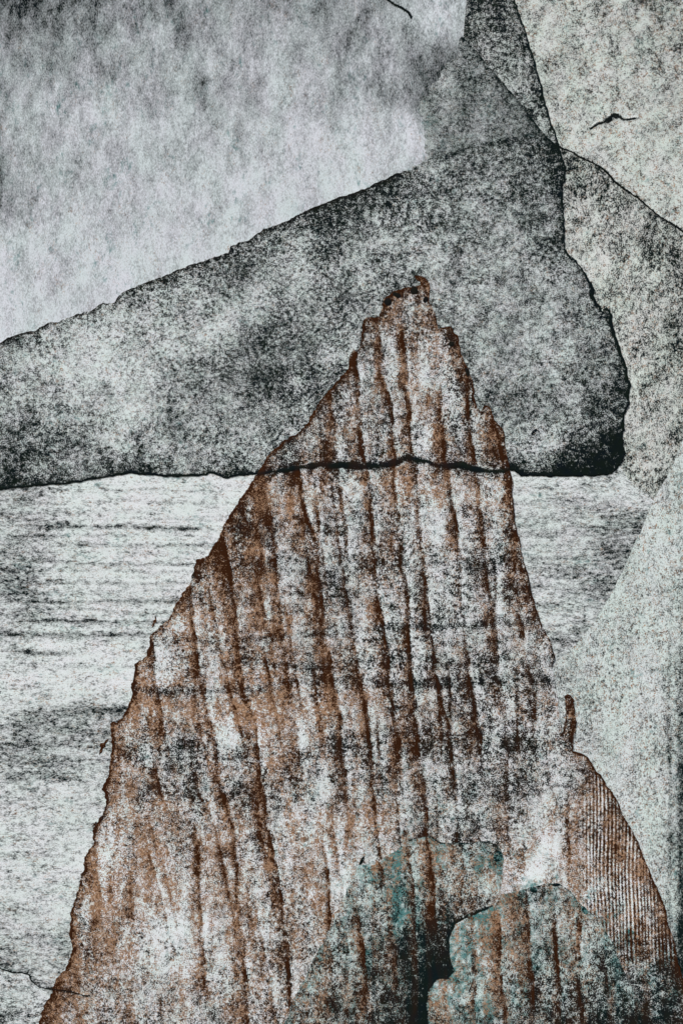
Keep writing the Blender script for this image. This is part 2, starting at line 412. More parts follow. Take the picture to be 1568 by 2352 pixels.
# ------------------------------------------------------------------ materials
M = {
    'pale': paper_material('pale_smooth_paper', (.70, .745, .79), (1, 1, .55), .5, 1.0, (1.5, .9, 1.0)),
    'grey': paper_material('grey_inked_paper', (.78, .84, .85), (1, 1, 1.1), .3, 2.0, (2.5, 1.7, .7)),
    'strip': paper_material('strip_paper', (.70, .74, .74), (1, 1, 1), .0, 3.0, (2.0, 1.7, .9)),
    'cream': paper_material('cream_green_paper', (.70, .75, .725), (1, 1, 1), .6, 4.0, (2.8, 2.0, 1.1)),
    'right': paper_material('right_paper', (.75, .79, .76), (1, 1, .8), .35, 5.0, (3.0, 2.2, 1.0)),
    'ribbed': paper_material('ribbed_paper', (.80, .85, .86), (.62, 1, 1.25), .0, 6.0, (2.0, 1.9, 1.0)),
    'cool': paper_material('cool_paper', (.72, .79, .785), (1, 1, .8), .2, 7.0, (3.4, 2.2, .9)),
    'brown': paper_material('brown_inked_paper', (.81, .85, .87), (1, 1, 1), .0, 8.0, (2.5, 1.6, .9)),
    'green': paper_material('green_inked_paper', (.70, .80, .80), (1, 1, .9), .0, 9.0, (2.5, 1.6, .9)),
}

# ------------------------------------------------------------------ wall behind everything
def wall():
    me = bpy.data.meshes.new('wall'); n = 40
    xs = np.linspace(-1.2, 1.2, n); zs = np.linspace(-1.5, 1.5, n); V = []; F = []
    for z in zs:
        for x in xs: V.append((x, .0022 + .0004 * math.sin(x * 9) * math.sin(z * 7), z))
    for r in range(n - 1):
        for c in range(n - 1): F.append((r * n + c, r * n + c + 1, (r + 1) * n + c + 1, (r + 1) * n + c))
    col = np.tile([.15, 0, 0, .7], (len(V), 1))
    o = link_mesh('wall', V, F, col, M['cool'], None); o['kind'] = 'structure'
wall()

# ------------------------------------------------------------------ the sheets, back to front
def ex_right(X, Y, ink, br, te, so):
    ink += (fbm(X + Y * .4, Y, 28, 50, 3) - .5) * .62
    return ink, br, te, so
sheet_e = Sheet('grey-green speckled sheet filling the right margin beside the big dark hump', 0,
    [([(1150, 200), (1720, 200)], 0, None), ([(1720, 200), (1720, 1300)], 0, None), ([(1720, 1300), (1150, 1300)], 0, None), ([(1150, 1300), (1150, 200)], 0, None)],
    [(1320, 430, 105), (1310, 380, 90), (1360, 410, 105), (1400, 470, 135), (1340, 500, 170), (1420, 540, 145), (1500, 530, 105), (1550, 580, 115), (1330, 580, 180), (1380, 620, 165), (1450, 620, 155), (1500, 650, 140),
     (1540, 700, 135), (1420, 700, 160), (1480, 760, 155), (1450, 850, 165), (1520, 850, 140), (1550, 800, 120), (1480, 950, 162), (1540, 920, 145), (1480, 1040, 150), (1520, 1030, 135), (1555, 960, 140), (1500, 1100, 138), (1470, 1120, 145)],  # right-hand values include some vignette falloff painted into the tone
    M['right'], soft=.26, extra=ex_right, cal=(1.3, -20, 143), hidden=hid_b).build()

sheet_l = Sheet('dull grey sheet corner below the thin crack at bottom left', 0.2,
    [([(-150, 2140), (260, 2250)], 0, None), ([(260, 2250), (260, 2500)], 0, None), ([(260, 2500), (-150, 2500)], 0, None), ([(-150, 2500), (-150, 2140)], 0, None)],
    [(30, 2290, 140), (60, 2340, 125), (120, 2310, 130), (20, 2250, 135), (5, 2345, 105), (80, 2285, 140)], M['ribbed'], soft=.15).build()

ribs = [(1212, 150, 410, .34, 8), (1175, 0, 300, .08, 9), (1250, 150, 470, .20, 8), (1290, 60, 440, .15, 7), (1335, 80, 430, .15, 7), (1383, 60, 420, .24, 8), (1402, 60, 380, .14, 6), (1425, 60, 400, .30, 7),
        (1456, 0, 380, .26, 9), (1500, 50, 110, .28, 10), (1530, 50, 360, .07, 6), (1628, 150, 300, .16, 13), (1652, 60, 300, .12, 20), (1676, 0, 260, .10, 20), (1712, 0, 250, .10, 18), (1750, 0, 250, .10, 16), (1790, 0, 230, .08, 12)]
ribs += [(y, 0, 460 - (y - 1120) * .35, .08, 5) for y in (1128, 1152, 1193, 1231, 1270, 1310, 1353, 1369, 1413, 1441, 1470)]
def rib_field(X, Y):
    a = np.zeros(len(X))
    for k, (y, x0, x1, st, w) in enumerate(ribs):
        yy = y + (vnoise(X, X * 0, 130, 1, k) - .5) * 10 + (X - 200) * .004
        a += 1.9 * st * np.exp(-((Y - yy) / (w * .8)) ** 2) * smooth(x0 - 60, x0 + 40, X) * (1 - smooth(x1, x1 + 100, X)) * (.65 + .7 * vnoise(X, X * 0, 45, 1, k + .5))
    return a
def ex_rib(X, Y, ink, br, te, so):
    ink += rib_field(X, Y)
    ink += (fbm(X, Y, 70, 11, 5) - .5) * .18 * smooth(1100, 1180, Y)
    right = smooth(1150, 1250, X)
    ink += right * ((vnoise(X, Y, 70, 6, 9) - .5) * .18)
    ink += (vnoise(X, Y, 40, 5, 4) - .5) * .14
    ink -= right * .05
    return ink, br, te, so
sheet_g = Sheet('whitish sheet with horizontal grey ribs under the dark hump, behind the brown peak', 1,
    [([(-150, 1000), (1380, 1010), (1425, 1072)], 0, None), ([(1425, 1072), (1440, 1098), (1460, 1118), (1485, 1130), (1500, 1150)], 3.0, None), ([(1500, 1150)] + [(x + 22, y + 14) for x, y in arc_g[3:]], 1.2, None), ([(1265, 1560), (1230, 1800), (1100, 2100), (192, 2288)], 0, None),
     (line_gl[::-1], .8, dict(w=2.6, s=.9, hw=9, hs=.22, taper=((0, .2, .5, 1), (1, 1, 1, .4)))), ([(-150, 2190), (-150, 1000)], 0, None)],
    [(50, 1140, 155), (200, 1145, 190), (350, 1120, 195), (480, 1130, 192), (40, 1200, 155), (20, 1260, 148), (20, 1320, 132), (150, 1320, 192), (300, 1290, 198), (420, 1260, 196), (20, 1390, 150), (100, 1480, 195), (250, 1470, 195),
     (150, 1560, 198), (250, 1560, 203), (40, 1580, 195), (20, 1630, 165), (100, 1660, 150), (170, 1660, 152), (260, 1650, 165), (60, 1710, 142), (160, 1710, 152), (220, 1700, 170),
     (60, 1770, 148), (200, 1780, 170), (40, 1850, 172), (150, 1860, 175), (100, 1930, 180), (50, 1990, 180), (150, 1990, 185), (100, 2060, 178), (50, 2110, 168), (130, 2130, 165), (60, 2190, 150), (120, 2220, 148), (10, 2190, 140),
     (1200, 1130, 170), (1300, 1115, 165), (1400, 1130, 165), (1470, 1130, 165), (1250, 1180, 152), (1350, 1180, 145), (1420, 1200, 130), (1200, 1250, 152), (1300, 1250, 142), (1400, 1260, 115),
     (1440, 1230, 95), (1250, 1330, 150), (1350, 1330, 138), (1385, 1345, 112), (1270, 1420, 152), (1330, 1420, 145), (1290, 1480, 145)],
    M['ribbed'], soft=.27, extra=ex_rib, cal=(1.3, -14, 161), hidden=lambda X, Y: hid_brown(X, Y) | hid_b(X, Y)).build()

for y, x0, x1, st, w in ribs[:11]:
    xx = np.linspace(max(x0, -20), x1 + 40, 40)
    k = ribs.index((y, x0, x1, st, w))
    yy = y + (vnoise(xx, xx * 0, 130, 1, k) - .5) * 10 + (xx - 200) * .004
    sheet_g.ribbon('rib', np.c_[xx, yy], w * .9, .00015)
def ex_cool(X, Y, ink, br, te, so):
    st = smooth(1250, 1900, Y)
    for x, w, a in ((1536, 5, .30), (1561, 7, .35), (1572, 9, .4)):
        xx = x + (vnoise(Y, Y * 0, 160, 1, x) - .5) * 8
        ink += np.exp(-((X - xx) / w) ** 2) * a * (.25 + .75 * st) * (.5 + vnoise(Y, Y * 0, 26, 1, x))
    ink += smooth(1528, 1560, X) * .10 * smooth(1150, 2000, Y)
    ink += (fbm(X, Y, 22, 70, 8) - .5) * .42
    te += smooth(1520, 1560, X) * .25 * st
    return ink, br, te, so
sheet_f = Sheet('cool pale sheet with a slanting upper left edge at the lower right', 1.6,
    [([(1600, 960), (1568, 1010), (1540, 1080), (1500, 1150), (1479, 1204)], 0, None), ([(1479, 1204), (1454, 1254), (1434, 1304), (1404, 1364), (1379, 1404), (1349, 1449), (1324, 1479), (1284, 1515), (1250, 1560)], 1.0, None),
     ([(1250, 1560), (1220, 1800), (1200, 2500)], 0, None), ([(1200, 2500), (1720, 2500)], 0, None), ([(1720, 2500), (1720, 960)], 0, None), ([(1720, 960), (1600, 960)], 0, None)],
    [(1500, 1250, 195), (1500, 1190, 195), (1540, 1110, 190), (1550, 1180, 185), (1562, 1040, 185), (1470, 1350, 185), (1420, 1450, 178), (1500, 1450, 182), (1330, 1540, 165), (1290, 1560, 150), (1400, 1550, 178), (1480, 1550, 186), (1340, 1640, 162), (1420, 1650, 176), (1500, 1650, 182),
     (1400, 1720, 178), (1480, 1750, 180), (1430, 1820, 180), (1490, 1850, 185), (1480, 1920, 175), (1510, 2000, 172), (1530, 2080, 175), (1555, 1350, 165), (1555, 1550, 155), (1555, 1750, 145), (1558, 1950, 138), (1560, 2150, 110), (1560, 2320, 80)],  # darker right margin is partly vignette, put into the ink tone
    M['cool'], soft=.40, extra=ex_cool, cal=(.95, 2, 162), hidden=hid_brown).build()

cy = np.linspace(1290, 2380, 60)
sheet_f.ribbon('crease', np.c_[1536 + (vnoise(cy, cy * 0, 160, 1, 1536) - .5) * 8, cy], 5, .0002)

def ex_pale(X, Y, ink, br, te, so):
    up = 1 - smooth(120, 520, Y)
    ink += (fbm(X + Y * .2, Y, 26, 80, 6) - .5) * (.16 + .30 * up)
    ink += (fbm(X - Y * .5, Y, 60, 60, 13) - .5) * .12
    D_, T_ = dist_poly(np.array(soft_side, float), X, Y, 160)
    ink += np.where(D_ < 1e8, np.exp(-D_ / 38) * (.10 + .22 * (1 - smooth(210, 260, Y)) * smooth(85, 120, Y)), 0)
    # smudges
    for x, y, sx, sy, a in ((465, 175, 10, 60, .20), (468, 235, 8, 30, .08), (430, 190, 38, 10, .14), (412, 60, 14, 45, .16), (400, 212, 45, 8, .12), (425, 283, 6, 3, .35), (245, 70, 18, 24, .18), (215, 105, 14, 20, .14), (262, 172, 4, 5, .25),
                            (1012, 240, 20, 40, .1), (760, 110, 22, 50, .14), (835, 70, 22, 40, .20), (700, 60, 12, 40, .1), (965, 145, 26, 30, .08), (925, 70, 12, 34, .16), (995, 110, 20, 8, .14), (175, 372, 4, 5, .25), (185, 384, 4, 4, .25), (250, 483, 5, 4, .3), (0, 420, 8, 70, .2)):
        ink += a * np.exp(-((X - x) / sx) ** 2 - ((Y - y) / sy) ** 2) * (.6 + .8 * vnoise(X, Y, 8, 14, 2))
    te += .10 * smooth(.52, .75, fbm(X, Y, 90, 90, 17)) * smooth(0, .4, ink)
    return ink, br, te, so
sheet_a = Sheet('large smooth pale grey sheet, smudged at its top, filling the upper left', 1.2,
    [([(-150, -150), (1110, -150)], 0, None), ([(1110, -150), (1100, 80), (1130, 230), (1010, 440), (500, 660), (-150, 920)], 0, None), ([(-150, 920), (-150, -150)], 0, None)],
    [(20, 20, 98), (100, 15, 108), (200, 25, 112), (300, 20, 130), (400, 20, 128), (500, 20, 140), (600, 20, 142), (700, 20, 140), (770, 10, 128), (830, 30, 145), (870, 20, 150), (930, 70, 130), (960, 30, 190), (1000, 40, 190), (1050, 40, 185), (1040, 90, 175), (960, 70, 170), (1000, 120, 130), (1040, 110, 120),  # vignette falloff towards the top-left corner is painted in as ink
     (60, 140, 140), (150, 180, 155), (250, 130, 150), (340, 90, 148), (340, 180, 162), (100, 260, 160), (20, 300, 155), (220, 260, 170), (300, 250, 172), (300, 400, 180), (380, 120, 158), (520, 120, 150), (560, 200, 152), (530, 260, 155), (640, 70, 165), (640, 160, 165), (720, 180, 160), (700, 100, 150), (790, 160, 152), (830, 90, 140),
     (880, 140, 158), (880, 200, 162), (950, 180, 140), (960, 140, 140), (1000, 170, 120), (1000, 205, 112), (1030, 145, 112), (975, 230, 120), (940, 210, 145), (600, 400, 190), (850, 330, 195), (900, 280, 190), (945, 300, 200), (955, 350, 190), (700, 300, 185), (560, 320, 178), (420, 330, 176), (150, 420, 174), (30, 450, 150), (50, 600, 190), (120, 520, 185), (250, 600, 198), (450, 550, 198),
     (650, 480, 200), (800, 420, 198), (400, 470, 190), (250, 500, 186), (880, 390, 196), (60, 720, 196), (950, 385, 180)],
    M['pale'], soft=.42, extra=ex_pale, cal=(1.3, -18, 159)).build()
sheet_a.lines.append((np.array([(889, -4), (905, 8), (921, 15), (938, 26), (944, 38)], float), dict(w=3.0, s=.9, hw=5, hs=.12)))
sheet_a.ribbon('crease', [(880, -10), (889, -2), (905, 8), (921, 15), (938, 26), (944, 38)], 3.2, .0005)

def ex_cream(X, Y, ink, br, te, so):
    ink += (fbm(X + Y * .5, Y - X * .3, 24, 34, 7) - .5) * .66
    br += .06
    ink += .25 * np.exp(-((X - 1297) / 14) ** 2 - ((Y - 299) / 6) ** 2)
    return ink, br, te, so
sheet_d = Sheet('light greenish-cream sheet with a short black rip, filling the top right corner', 1.0,
    [([(1150, -150), (1720, -150)], 0, None), ([(1720, -150), (1720, 610)], 0, None), (curve_de[::-1], .9, dict(w=3.0, s=.95, hw=6, hs=.15)), ([(1284, 338), (1240, 330), (1150, -150)], 0, None)],
    [(1240, 60, 168), (1320, 60, 160), (1400, 40, 155), (1480, 30, 150), (1550, 30, 130), (1260, 160, 168), (1350, 160, 164), (1450, 140, 170), (1540, 140, 150), (1300, 240, 164), (1400, 220, 164), (1330, 330, 184),
     (1450, 310, 196), (1400, 350, 175), (1520, 250, 162), (1550, 350, 160), (1450, 400, 176), (1530, 450, 176), (1480, 430, 180)],
    M['cream'], soft=.28, extra=ex_cream, cal=(1.5, -8, 166)).build()
tear = [(1354, 296), (1364, 289), (1375, 283), (1386, 280), (1398, 273), (1408, 266), (1420, 266), (1428, 273), (1440, 274), (1456, 271), (1468, 269)]
sheet_d.lines.append((np.array(tear, float), dict(w=5.0, s=1.1, hw=3, hs=.1, solid=1, taper=((0, .15, .3, .55, .68, .75, 1), (.25, .8, .9, 1.5, .9, .35, .2)))))
sheet_d.lines.append((np.array([(1284, 306), (1300, 299), (1318, 302), (1338, 300), (1354, 296)], float), dict(w=1.6, s=.4, hw=5, hs=.12)))
sheet_d.ribbon('tear', tear, 7, .0006, label='short black rip with a thick middle')

def ex_strip(X, Y, ink, br, te, so):
    ink += (fbm(X, Y, 24, 40, 4) - .5) * .3
    return ink, br, te, so
sheet_c = Sheet('narrow dark grey-green strip tapering down between the pale sheet and the cream sheet', 2.0,
    [([(1071, -150), (1174, -150)], 0, None), (line_cd, 1.3, dict(w=3.2, s=.95, hw=8, hs=.28)), ([(1284, 338), (1270, 350), (1180, 270), (1100, 160), (1062, 100)], 0, None), ([(1062, 100), (1064, 78), (1068, 40), (1071, 0), (1071, -150)], .8, None)],
    [(1090, 20, 92), (1130, 30, 98), (1100, 60, 95), (1160, 70, 112), (1100, 110, 118), (1140, 140, 130), (1170, 130, 132), (1210, 180, 118), (1180, 200, 122), (1230, 250, 110), (1260, 290, 130), (1225, 230, 120), (1200, 90, 105), (1075, 85, 80), (1170, 20, 85)],
    M['strip'], soft=.12, extra=ex_strip, cal=(1.2, -24, 110)).build()

def ex_grey(X, Y, ink, br, te, so):
    ink += (fbm(X, Y, 40, 44, 2) - .5) * .40
    ink += (vnoise(X, Y, 14, 18, 21) - .5) * .10
    lowr = smooth(1150, 1300, X) * smooth(850, 1000, Y)
    ink += (vnoise(X * .6 + Y, Y - X * .6, 26, 70, 22) - .5) * .35 * lowr
    ink += .18 * np.exp(-((X - 738) / 22) ** 2 - ((Y - 522) / 18) ** 2)
    te += .12 * np.exp(-((X - 590) / 40) ** 2 - ((Y - 715) / 30) ** 2) + .06 * smooth(.5, .7, fbm(X, Y, 120, 120, 18))
    ink -= .14 * (1 - smooth(0, 60, np.hypot(X - 1005, (Y - 170) * .6)))
    sf = (1 - smooth(0, 46, np.hypot(X - 968, (Y - 300) * .25))) * (1 - smooth(392, 400, Y))
    ink -= sf * .18; so += sf * .35
    arc = np.interp(X, [930, 979, 1030, 1080, 1125, 1180, 1230, 1285], [395, 370, 355, 338, 326, 318, 313, 330])
    up = smooth(-3, 6, arc - Y) * smooth(920, 940, X)
    so += .30 * up; ink -= .05 * up; te += .10 * up
    # soft far-left part of the hump is smoother
    so += .12 * np.exp(-((X - 360) / 150) ** 2 - ((Y - 880) / 120) ** 2) + .10 * smooth(950, 1100, X) * (1 - smooth(900, 1000, Y))
    return ink, br, te, so
def T(a, b): return (tuple(a), tuple(b))
sheet_b = Sheet('big dark grey humped sheet with black torn edges crossing behind the brown peak', 3.0,
    [(diag, 1.9, dict(w=2.0, s=.55, hw=11, hs=.34, brown=.25)), (soft_side, 4.5, None), (crease_bc, 1.2, dict(w=3.4, s=.85, hw=9, hs=.25, taper=T((0, .1, .35, .5, 1), (.8, .8, .3, 1.2, 1.6)))),
     (b_right, 2.2, dict(w=4.0, s=.92, hw=11, hs=.22)), (b_right2, 2.4, dict(w=6.0, s=1.0, hw=10, hs=.22, taper=T((0, .1, .2, .3, .36, .45, .6, .8, 1), (.6, 1, 1.2, .3, 1.4, 1.2, 1.1, .7, 1.6)))),
     (b_bot_r, 1.6, dict(w=9.0, s=1.0, hw=18, hs=.40)), (b_line, 1.0, dict(w=7, s=.9, hw=14, hs=.2, part=False)), (b_bot_l, 1.5, dict(w=4.2, s=1.0, hw=16, hs=.30)), ([(-150, 1135), (-150, 850)], 0, None)],
    [(30, 805, 118), (100, 790, 140), (100, 850, 168), (200, 800, 165), (300, 760, 160), (300, 850, 175), (200, 900, 165), (50, 900, 155), (350, 700, 128), (400, 660, 122), (500, 620, 112), (560, 600, 100), (600, 680, 150), (650, 620, 145), (690, 610, 170), (440, 700, 145),
     (740, 522, 80), (760, 560, 105), (660, 540, 112), (700, 680, 118), (560, 720, 165), (480, 760, 168), (400, 800, 170), (350, 900, 175), (300, 950, 172), (425, 855, 110), (410, 880, 108), (450, 900, 110), (375, 990, 118), (500, 850, 108), (560, 820, 105), (570, 860, 82), (600, 780, 100), (640, 740, 105), (620, 800, 92),
     (620, 900, 112), (650, 870, 85), (690, 900, 110), (540, 960, 135), (450, 960, 132), (400, 1040, 145), (500, 1030, 132), (590, 1020, 138), (650, 970, 120), (700, 960, 120), (250, 1000, 155), (150, 960, 140), (60, 970, 112), (30, 1040, 88), (120, 1030, 102), (100, 980, 112), (200, 1060, 115), (300, 1060, 125), (20, 1090, 80),
     (800, 470, 88), (850, 450, 90), (900, 430, 88), (880, 500, 118), (800, 560, 125), (820, 620, 132), (780, 680, 122), (720, 760, 110), (760, 800, 125), (900, 560, 135), (940, 480, 112), (1000, 420, 105), (1000, 500, 128), (1000, 560, 135), (1000, 620, 125), (1050, 480, 112), (1100, 420, 112), (1150, 400, 116), (1200, 420, 106),
     (1250, 400, 85), (1272, 360, 66), (1200, 340, 82), (1240, 312, 62), (1100, 330, 100), (1050, 300, 95), (1000, 280, 102), (1030, 220, 112), (1080, 200, 92), (1068, 140, 84), (1130, 240, 90), (1180, 280, 85), (1000, 350, 100), (1282, 450, 75), (1250, 480, 112), (1280, 540, 95), (1200, 520, 128), (1150, 520, 130), (1100, 560, 132),
     (1200, 600, 125), (1280, 620, 128), (1100, 650, 125), (1180, 700, 138), (1250, 740, 142), (1320, 700, 115), (1350, 760, 118), (1300, 800, 145), (1200, 800, 132), (1120, 760, 125), (1150, 860, 125), (1250, 870, 140), (1330, 880, 112), (1400, 800, 100), (1420, 880, 78), (1380, 930, 85), (1300, 920, 128), (1200, 930, 105), (1180, 980, 112),
     (1200, 1030, 172), (1250, 1010, 152), (1300, 970, 140), (1350, 1000, 72), (1400, 960, 80), (1420, 1020, 50), (1380, 1060, 36), (1300, 1070, 66), (1240, 1070, 88), (1200, 1075, 110), (1388, 1022, 110), (1330, 1040, 70)],
    M['grey'], soft=.17, extra=ex_grey, cal=(1.18, -24, 116), hidden=hid_brown).build()
sheet_b.lines.append((np.array([(965, 382), (985, 372), (1030, 355), (1080, 338), (1125, 326), (1150, 322), (1180, 318), (1205, 314), (1225, 314)], float), dict(w=1.8, s=.45, hw=9, hs=.16)))
sheet_b.ribbon('crease', [(1150, 322), (1180, 318), (1205, 314), (1228, 314), (1250, 318)], 3, .0003)
sheet_b.blot('blot', 1227, 990, 8, 3.2, -.7, (1.2, 0, 0, 0))

# ------------------------------------------------------------------ the brown peak
streaks = [
    ([(815, 800), (823, 895), (827, 967), (833, 1047), (843, 1086), (851, 1130), (855, 1194), (860, 1258), (865, 1322), (870, 1370), (876, 1418), (881, 1466), (891, 1514), (895, 1566), (901, 1601), (904, 1640), (911, 1672), (917, 1729), (922, 1777), (927, 1806), (925, 1850)], 34, .50, .42),
    ([(873, 775), (875, 855), (899, 935), (903, 995), (905, 1055), (908, 1146), (916, 1200), (919, 1245), (924, 1306), (934, 1354), (937, 1402), (940, 1450), (943, 1514), (948, 1570), (954, 1611), (956, 1659), (962, 1729), (972, 1777), (978, 1809), (980, 1867), (982, 1920), (990, 1962), (993, 2010), (996, 2074), (1003, 2170)], 42, .50, .46),
    ([(925, 760), (933, 839), (933, 895), (941, 955), (947, 1035), (959, 1090), (961, 1130), (963, 1204), (969, 1264), (974, 1322), (980, 1370), (985, 1418), (991, 1466), (996, 1514), (999, 1544), (1013, 1579), (1016, 1627), (1029, 1665), (1032, 1713), (1037, 1761), (1044, 1803), (1045, 1840)], 26, .48, .46),
    ([(1011, 890), (1013, 955), (1021, 995), (1023, 1055), (1033, 1100), (1036, 1130), (1044, 1178), (1051, 1226), (1054, 1274), (1057, 1338), (1060, 1386), (1065, 1421), (1068, 1450), (1073, 1505), (1077, 1547), (1090, 1601), (1096, 1659), (1103, 1697), (1106, 1793)], 42, .48, .42),
    ([(1071, 850), (1079, 955), (1083, 1015), (1091, 1063), (1095, 1100), (1097, 1124), (1105, 1175), (1110, 1207), (1113, 1245), (1116, 1297), (1123, 1354), (1130, 1370), (1132, 1402), (1135, 1450), (1142, 1514), (1144, 1553), (1154, 1601), (1162, 1659), (1165, 1704), (1167, 1740)], 34, .45, .42),
    ([(1130, 960), (1150, 1010), (1158, 1060), (1168, 1115), (1173, 1179), (1178, 1209), (1190, 1279), (1206, 1339), (1217, 1379), (1236, 1439), (1258, 1490)], 34, .35, .50),
    ([(1180, 1300), (1187, 1354), (1193, 1386), (1198, 1434), (1203, 1482), (1209, 1514), (1225, 1565), (1227, 1654), (1229, 1769)], 40, .40, .36),
    ([(757, 900), (765, 960), (770, 1020), (778, 1073), (784, 1130), (794, 1194), (798, 1258), (803, 1306), (803, 1348)], 36, .30, .36),
    ([(807, 1394), (812, 1459), (822, 1519), (829, 1569), (837, 1629), (848, 1678), (850, 1736), (855, 1777), (856, 1819), (864, 1857), (866, 1921), (874, 1969), (877, 2010), (880, 2061)], 20, .50, .28),
    ([(686, 1079), (691, 1130), (710, 1200), (723, 1220), (730, 1258), (733, 1322), (741, 1370), (744, 1418), (747, 1466), (754, 1498), (762, 1544), (770, 1592), (778, 1633), (784, 1685), (786, 1723), (792, 1761), (796, 1809), (800, 1857), (807, 1889)], 46, .50, .42),
    ([(605, 1110), (620, 1180), (633, 1258), (637, 1306), (638, 1338), (643, 1386), (648, 1434), (653, 1482), (660, 1535), (668, 1595), (679, 1643), (684, 1684), (690, 1761), (699, 1793), (704, 1830)], 60, .40, .42),
    ([(515, 1240), (526, 1290), (534, 1338), (539, 1386), (542, 1434), (549, 1482), (553, 1537), (563, 1598), (582, 1640), (587, 1685), (591, 1736), (596, 1777), (601, 1809), (607, 1857), (617, 1921), (630, 1969), (636, 2005), (645, 2065), (651, 2090), (657, 2154), (664, 2202), (668, 2290), (672, 2400)], 38, .60, .40),
    ([(437, 1354), (442, 1412), (445, 1450), (451, 1482), (454, 1530), (460, 1555), (467, 1585), (479, 1640), (489, 1681), (497, 1729), (502, 1777), (508, 1816), (521, 1851), (531, 1883), (537, 1921), (543, 1980), (546, 2058), (552, 2122), (559, 2170), (566, 2260), (572, 2400)], 30, .55, .36),
    ([(350, 1480), (355, 1569), (363, 1608), (372, 1665), (387, 1729), (393, 1777)], 26, .40, .40),
    ([(450, 1900), (456, 1946), (458, 2010), (460, 2058), (463, 2106), (463, 2138), (466, 2186), (472, 2250), (475, 2330)], 24, .55, .34),
    ([(222, 1960), (226, 2010), (229, 2058), (232, 2090), (240, 2160)], 26, .35, .32),
    ([(372, 2300), (373, 2325), (376, 2390)], 12, .45, .2),
    ([(742, 1940), (751, 1975), (753, 2010), (756, 2106), (756, 2137), (758, 2200)], 24, .60, .34),
    ([(806, 1890), (811, 1930), (812, 1975)], 26, .25, .30),
    ([(600, 1250), (604, 1290), (604, 1340)], 40, .1, .25),
    ([(300, 2020), (304, 2120), (310, 2250)], 40, .15, .25),
    ([(1303, 1840), (1306, 1900), (1307, 1970), (1306, 2030)], 22, .30, .42),
    ([(1205, 1950), (1203, 1990), (1202, 2042)], 22, .30, .38),
    ([(1307, 1610), (1318, 1650), (1312, 1690), (1308, 1760)], 10, .35, .45),
]
_r = random.Random(5)
for k in range(34):
    y0 = _r.uniform(1120, 2150); L = _r.uniform(120, 420); f = (y0 - 1000) / 1352
    x0 = _r.uniform(600 - 440 * f, 1150 + 130 * min(f, .6)); sl = (x0 - 1010) * -.00032 + .05
    main_ = [(x0 + sl * t + _r.uniform(-3, 3), y0 + t) for t in np.linspace(0, L, 6)]
    streaks.append((main_, _r.uniform(8, 24), _r.uniform(.12, .34), _r.uniform(.08, .26)))
def ex_brown(X, Y, ink, br, te, so):
    low = smooth(1075, 1095, Y)
    bands = ((1210, 30, .12), (1300, 26, .14), (1365, 18, .10), (1455, 10, .18), (1482, 8, .12), (1528, 11, .18), (1572, 14, .26), (1722, 26, .13), (1690, 20, .08), (1800, 24, .10), (1830, 14, .10))
    for k, (y, w, a) in enumerate(bands):
        yy = y + (vnoise(X, X * 0, 160, 1, k) - .5) * 26 - (X - 700) * .03
        d = a * np.exp(-((Y - yy) / w) ** 2) * (.3 + 1.3 * vnoise(X, X * 0, 80, 1, k + .5))
        ink += d; br -= d * .8
    ink += (fbm(X, Y, 30, 70, 31) - .5) * .42
    ink += (vnoise(X, Y, 50, 9, 35) - .5) * .16 * low
    br += (fbm(X, Y, 24, 90, 33) - .5) * .75
    br += (vnoise(X, Y, 9, 60, 38) - .5) * .30
    br *= 1 - .28 * smooth(820, 1000, X) * (1 - smooth(1280, 1340, X)) * smooth(1090, 1300, Y)
    # fine corduroy lines in the right shoulder
    z = smooth(1325, 1375, X) * smooth(1740, 1800, Y) * (1 - smooth(2170, 2260, Y))
    ph = (X + (vnoise(Y, Y * 0, 120, 1, 3) - .5) * 5 + (Y - 1900) * -.012) / 8.2
    c = np.sin((ph + (vnoise(X, Y, 30, 90, 71) - .5) * .7) * 2 * math.pi) * np.clip(-.2 + 2.4 * fbm(X, Y, 22, 40, 72), .1, 1.5)
    ink += z * (c * .34 + .08); br += z * (c * .45 + .12)
    # light panes where the sheet was not rubbed
    for x, y, sx, sy, a, r in ((1252, 1965, 22, 75, .42, .45), (1215, 2020, 24, 20, .42, 0), (1366, 2040, 14, 40, .35, .5), (785, 2028, 20, 40, .25, 0), (395, 2165, 30, 60, .22, 0), (238, 1975, 18, 60, .40, .1), (200, 2090, 13, 42, .40, .15), (372, 1545, 20, 55, .50, -.05), (520, 1690, 24, 40, .36, -.1),
                               (365, 1490, 22, 16, .3, 0), (410, 1430, 18, 22, .4, .3), (280, 1690, 18, 30, .36, .2), (335, 1735, 18, 26, .34, 0), (441, 1330, 6, 28, .4, .1), (575, 1160, 7, 18, .4, .2), (590, 1285, 7, 30, .2, 0), (690, 1690, 12, 50, .3, 0), (880, 720, 10, 8, .3, 0), (1000, 1800, 14, 20, .2, 0), (975, 830, 16, 60, .22, 0), (975, 1010, 13, 50, .22, 0), (1000, 1190, 18, 50, .26, 0), (1140, 1260, 14, 70, .22, 0)):
        u = (X - x) * math.cos(r) + (Y - y) * math.sin(r); v = (Y - y) * math.cos(r) - (X - x) * math.sin(r)
        m = np.exp(-(u / sx) ** 4 - (v / sy) ** 4) * (.1 + 1.4 * fbm(X, Y, 16, 30, 12))
        ink -= a * m * .42; br -= a * m * 1.15
    te += .25 * smooth(1980, 2200, Y) * smooth(1320, 1420, X) * smooth(.5, .7, fbm(X, Y, 40, 60, 44)) * (1 - smooth(2300, 2500, Y) * .5)
    return ink, br, te, so
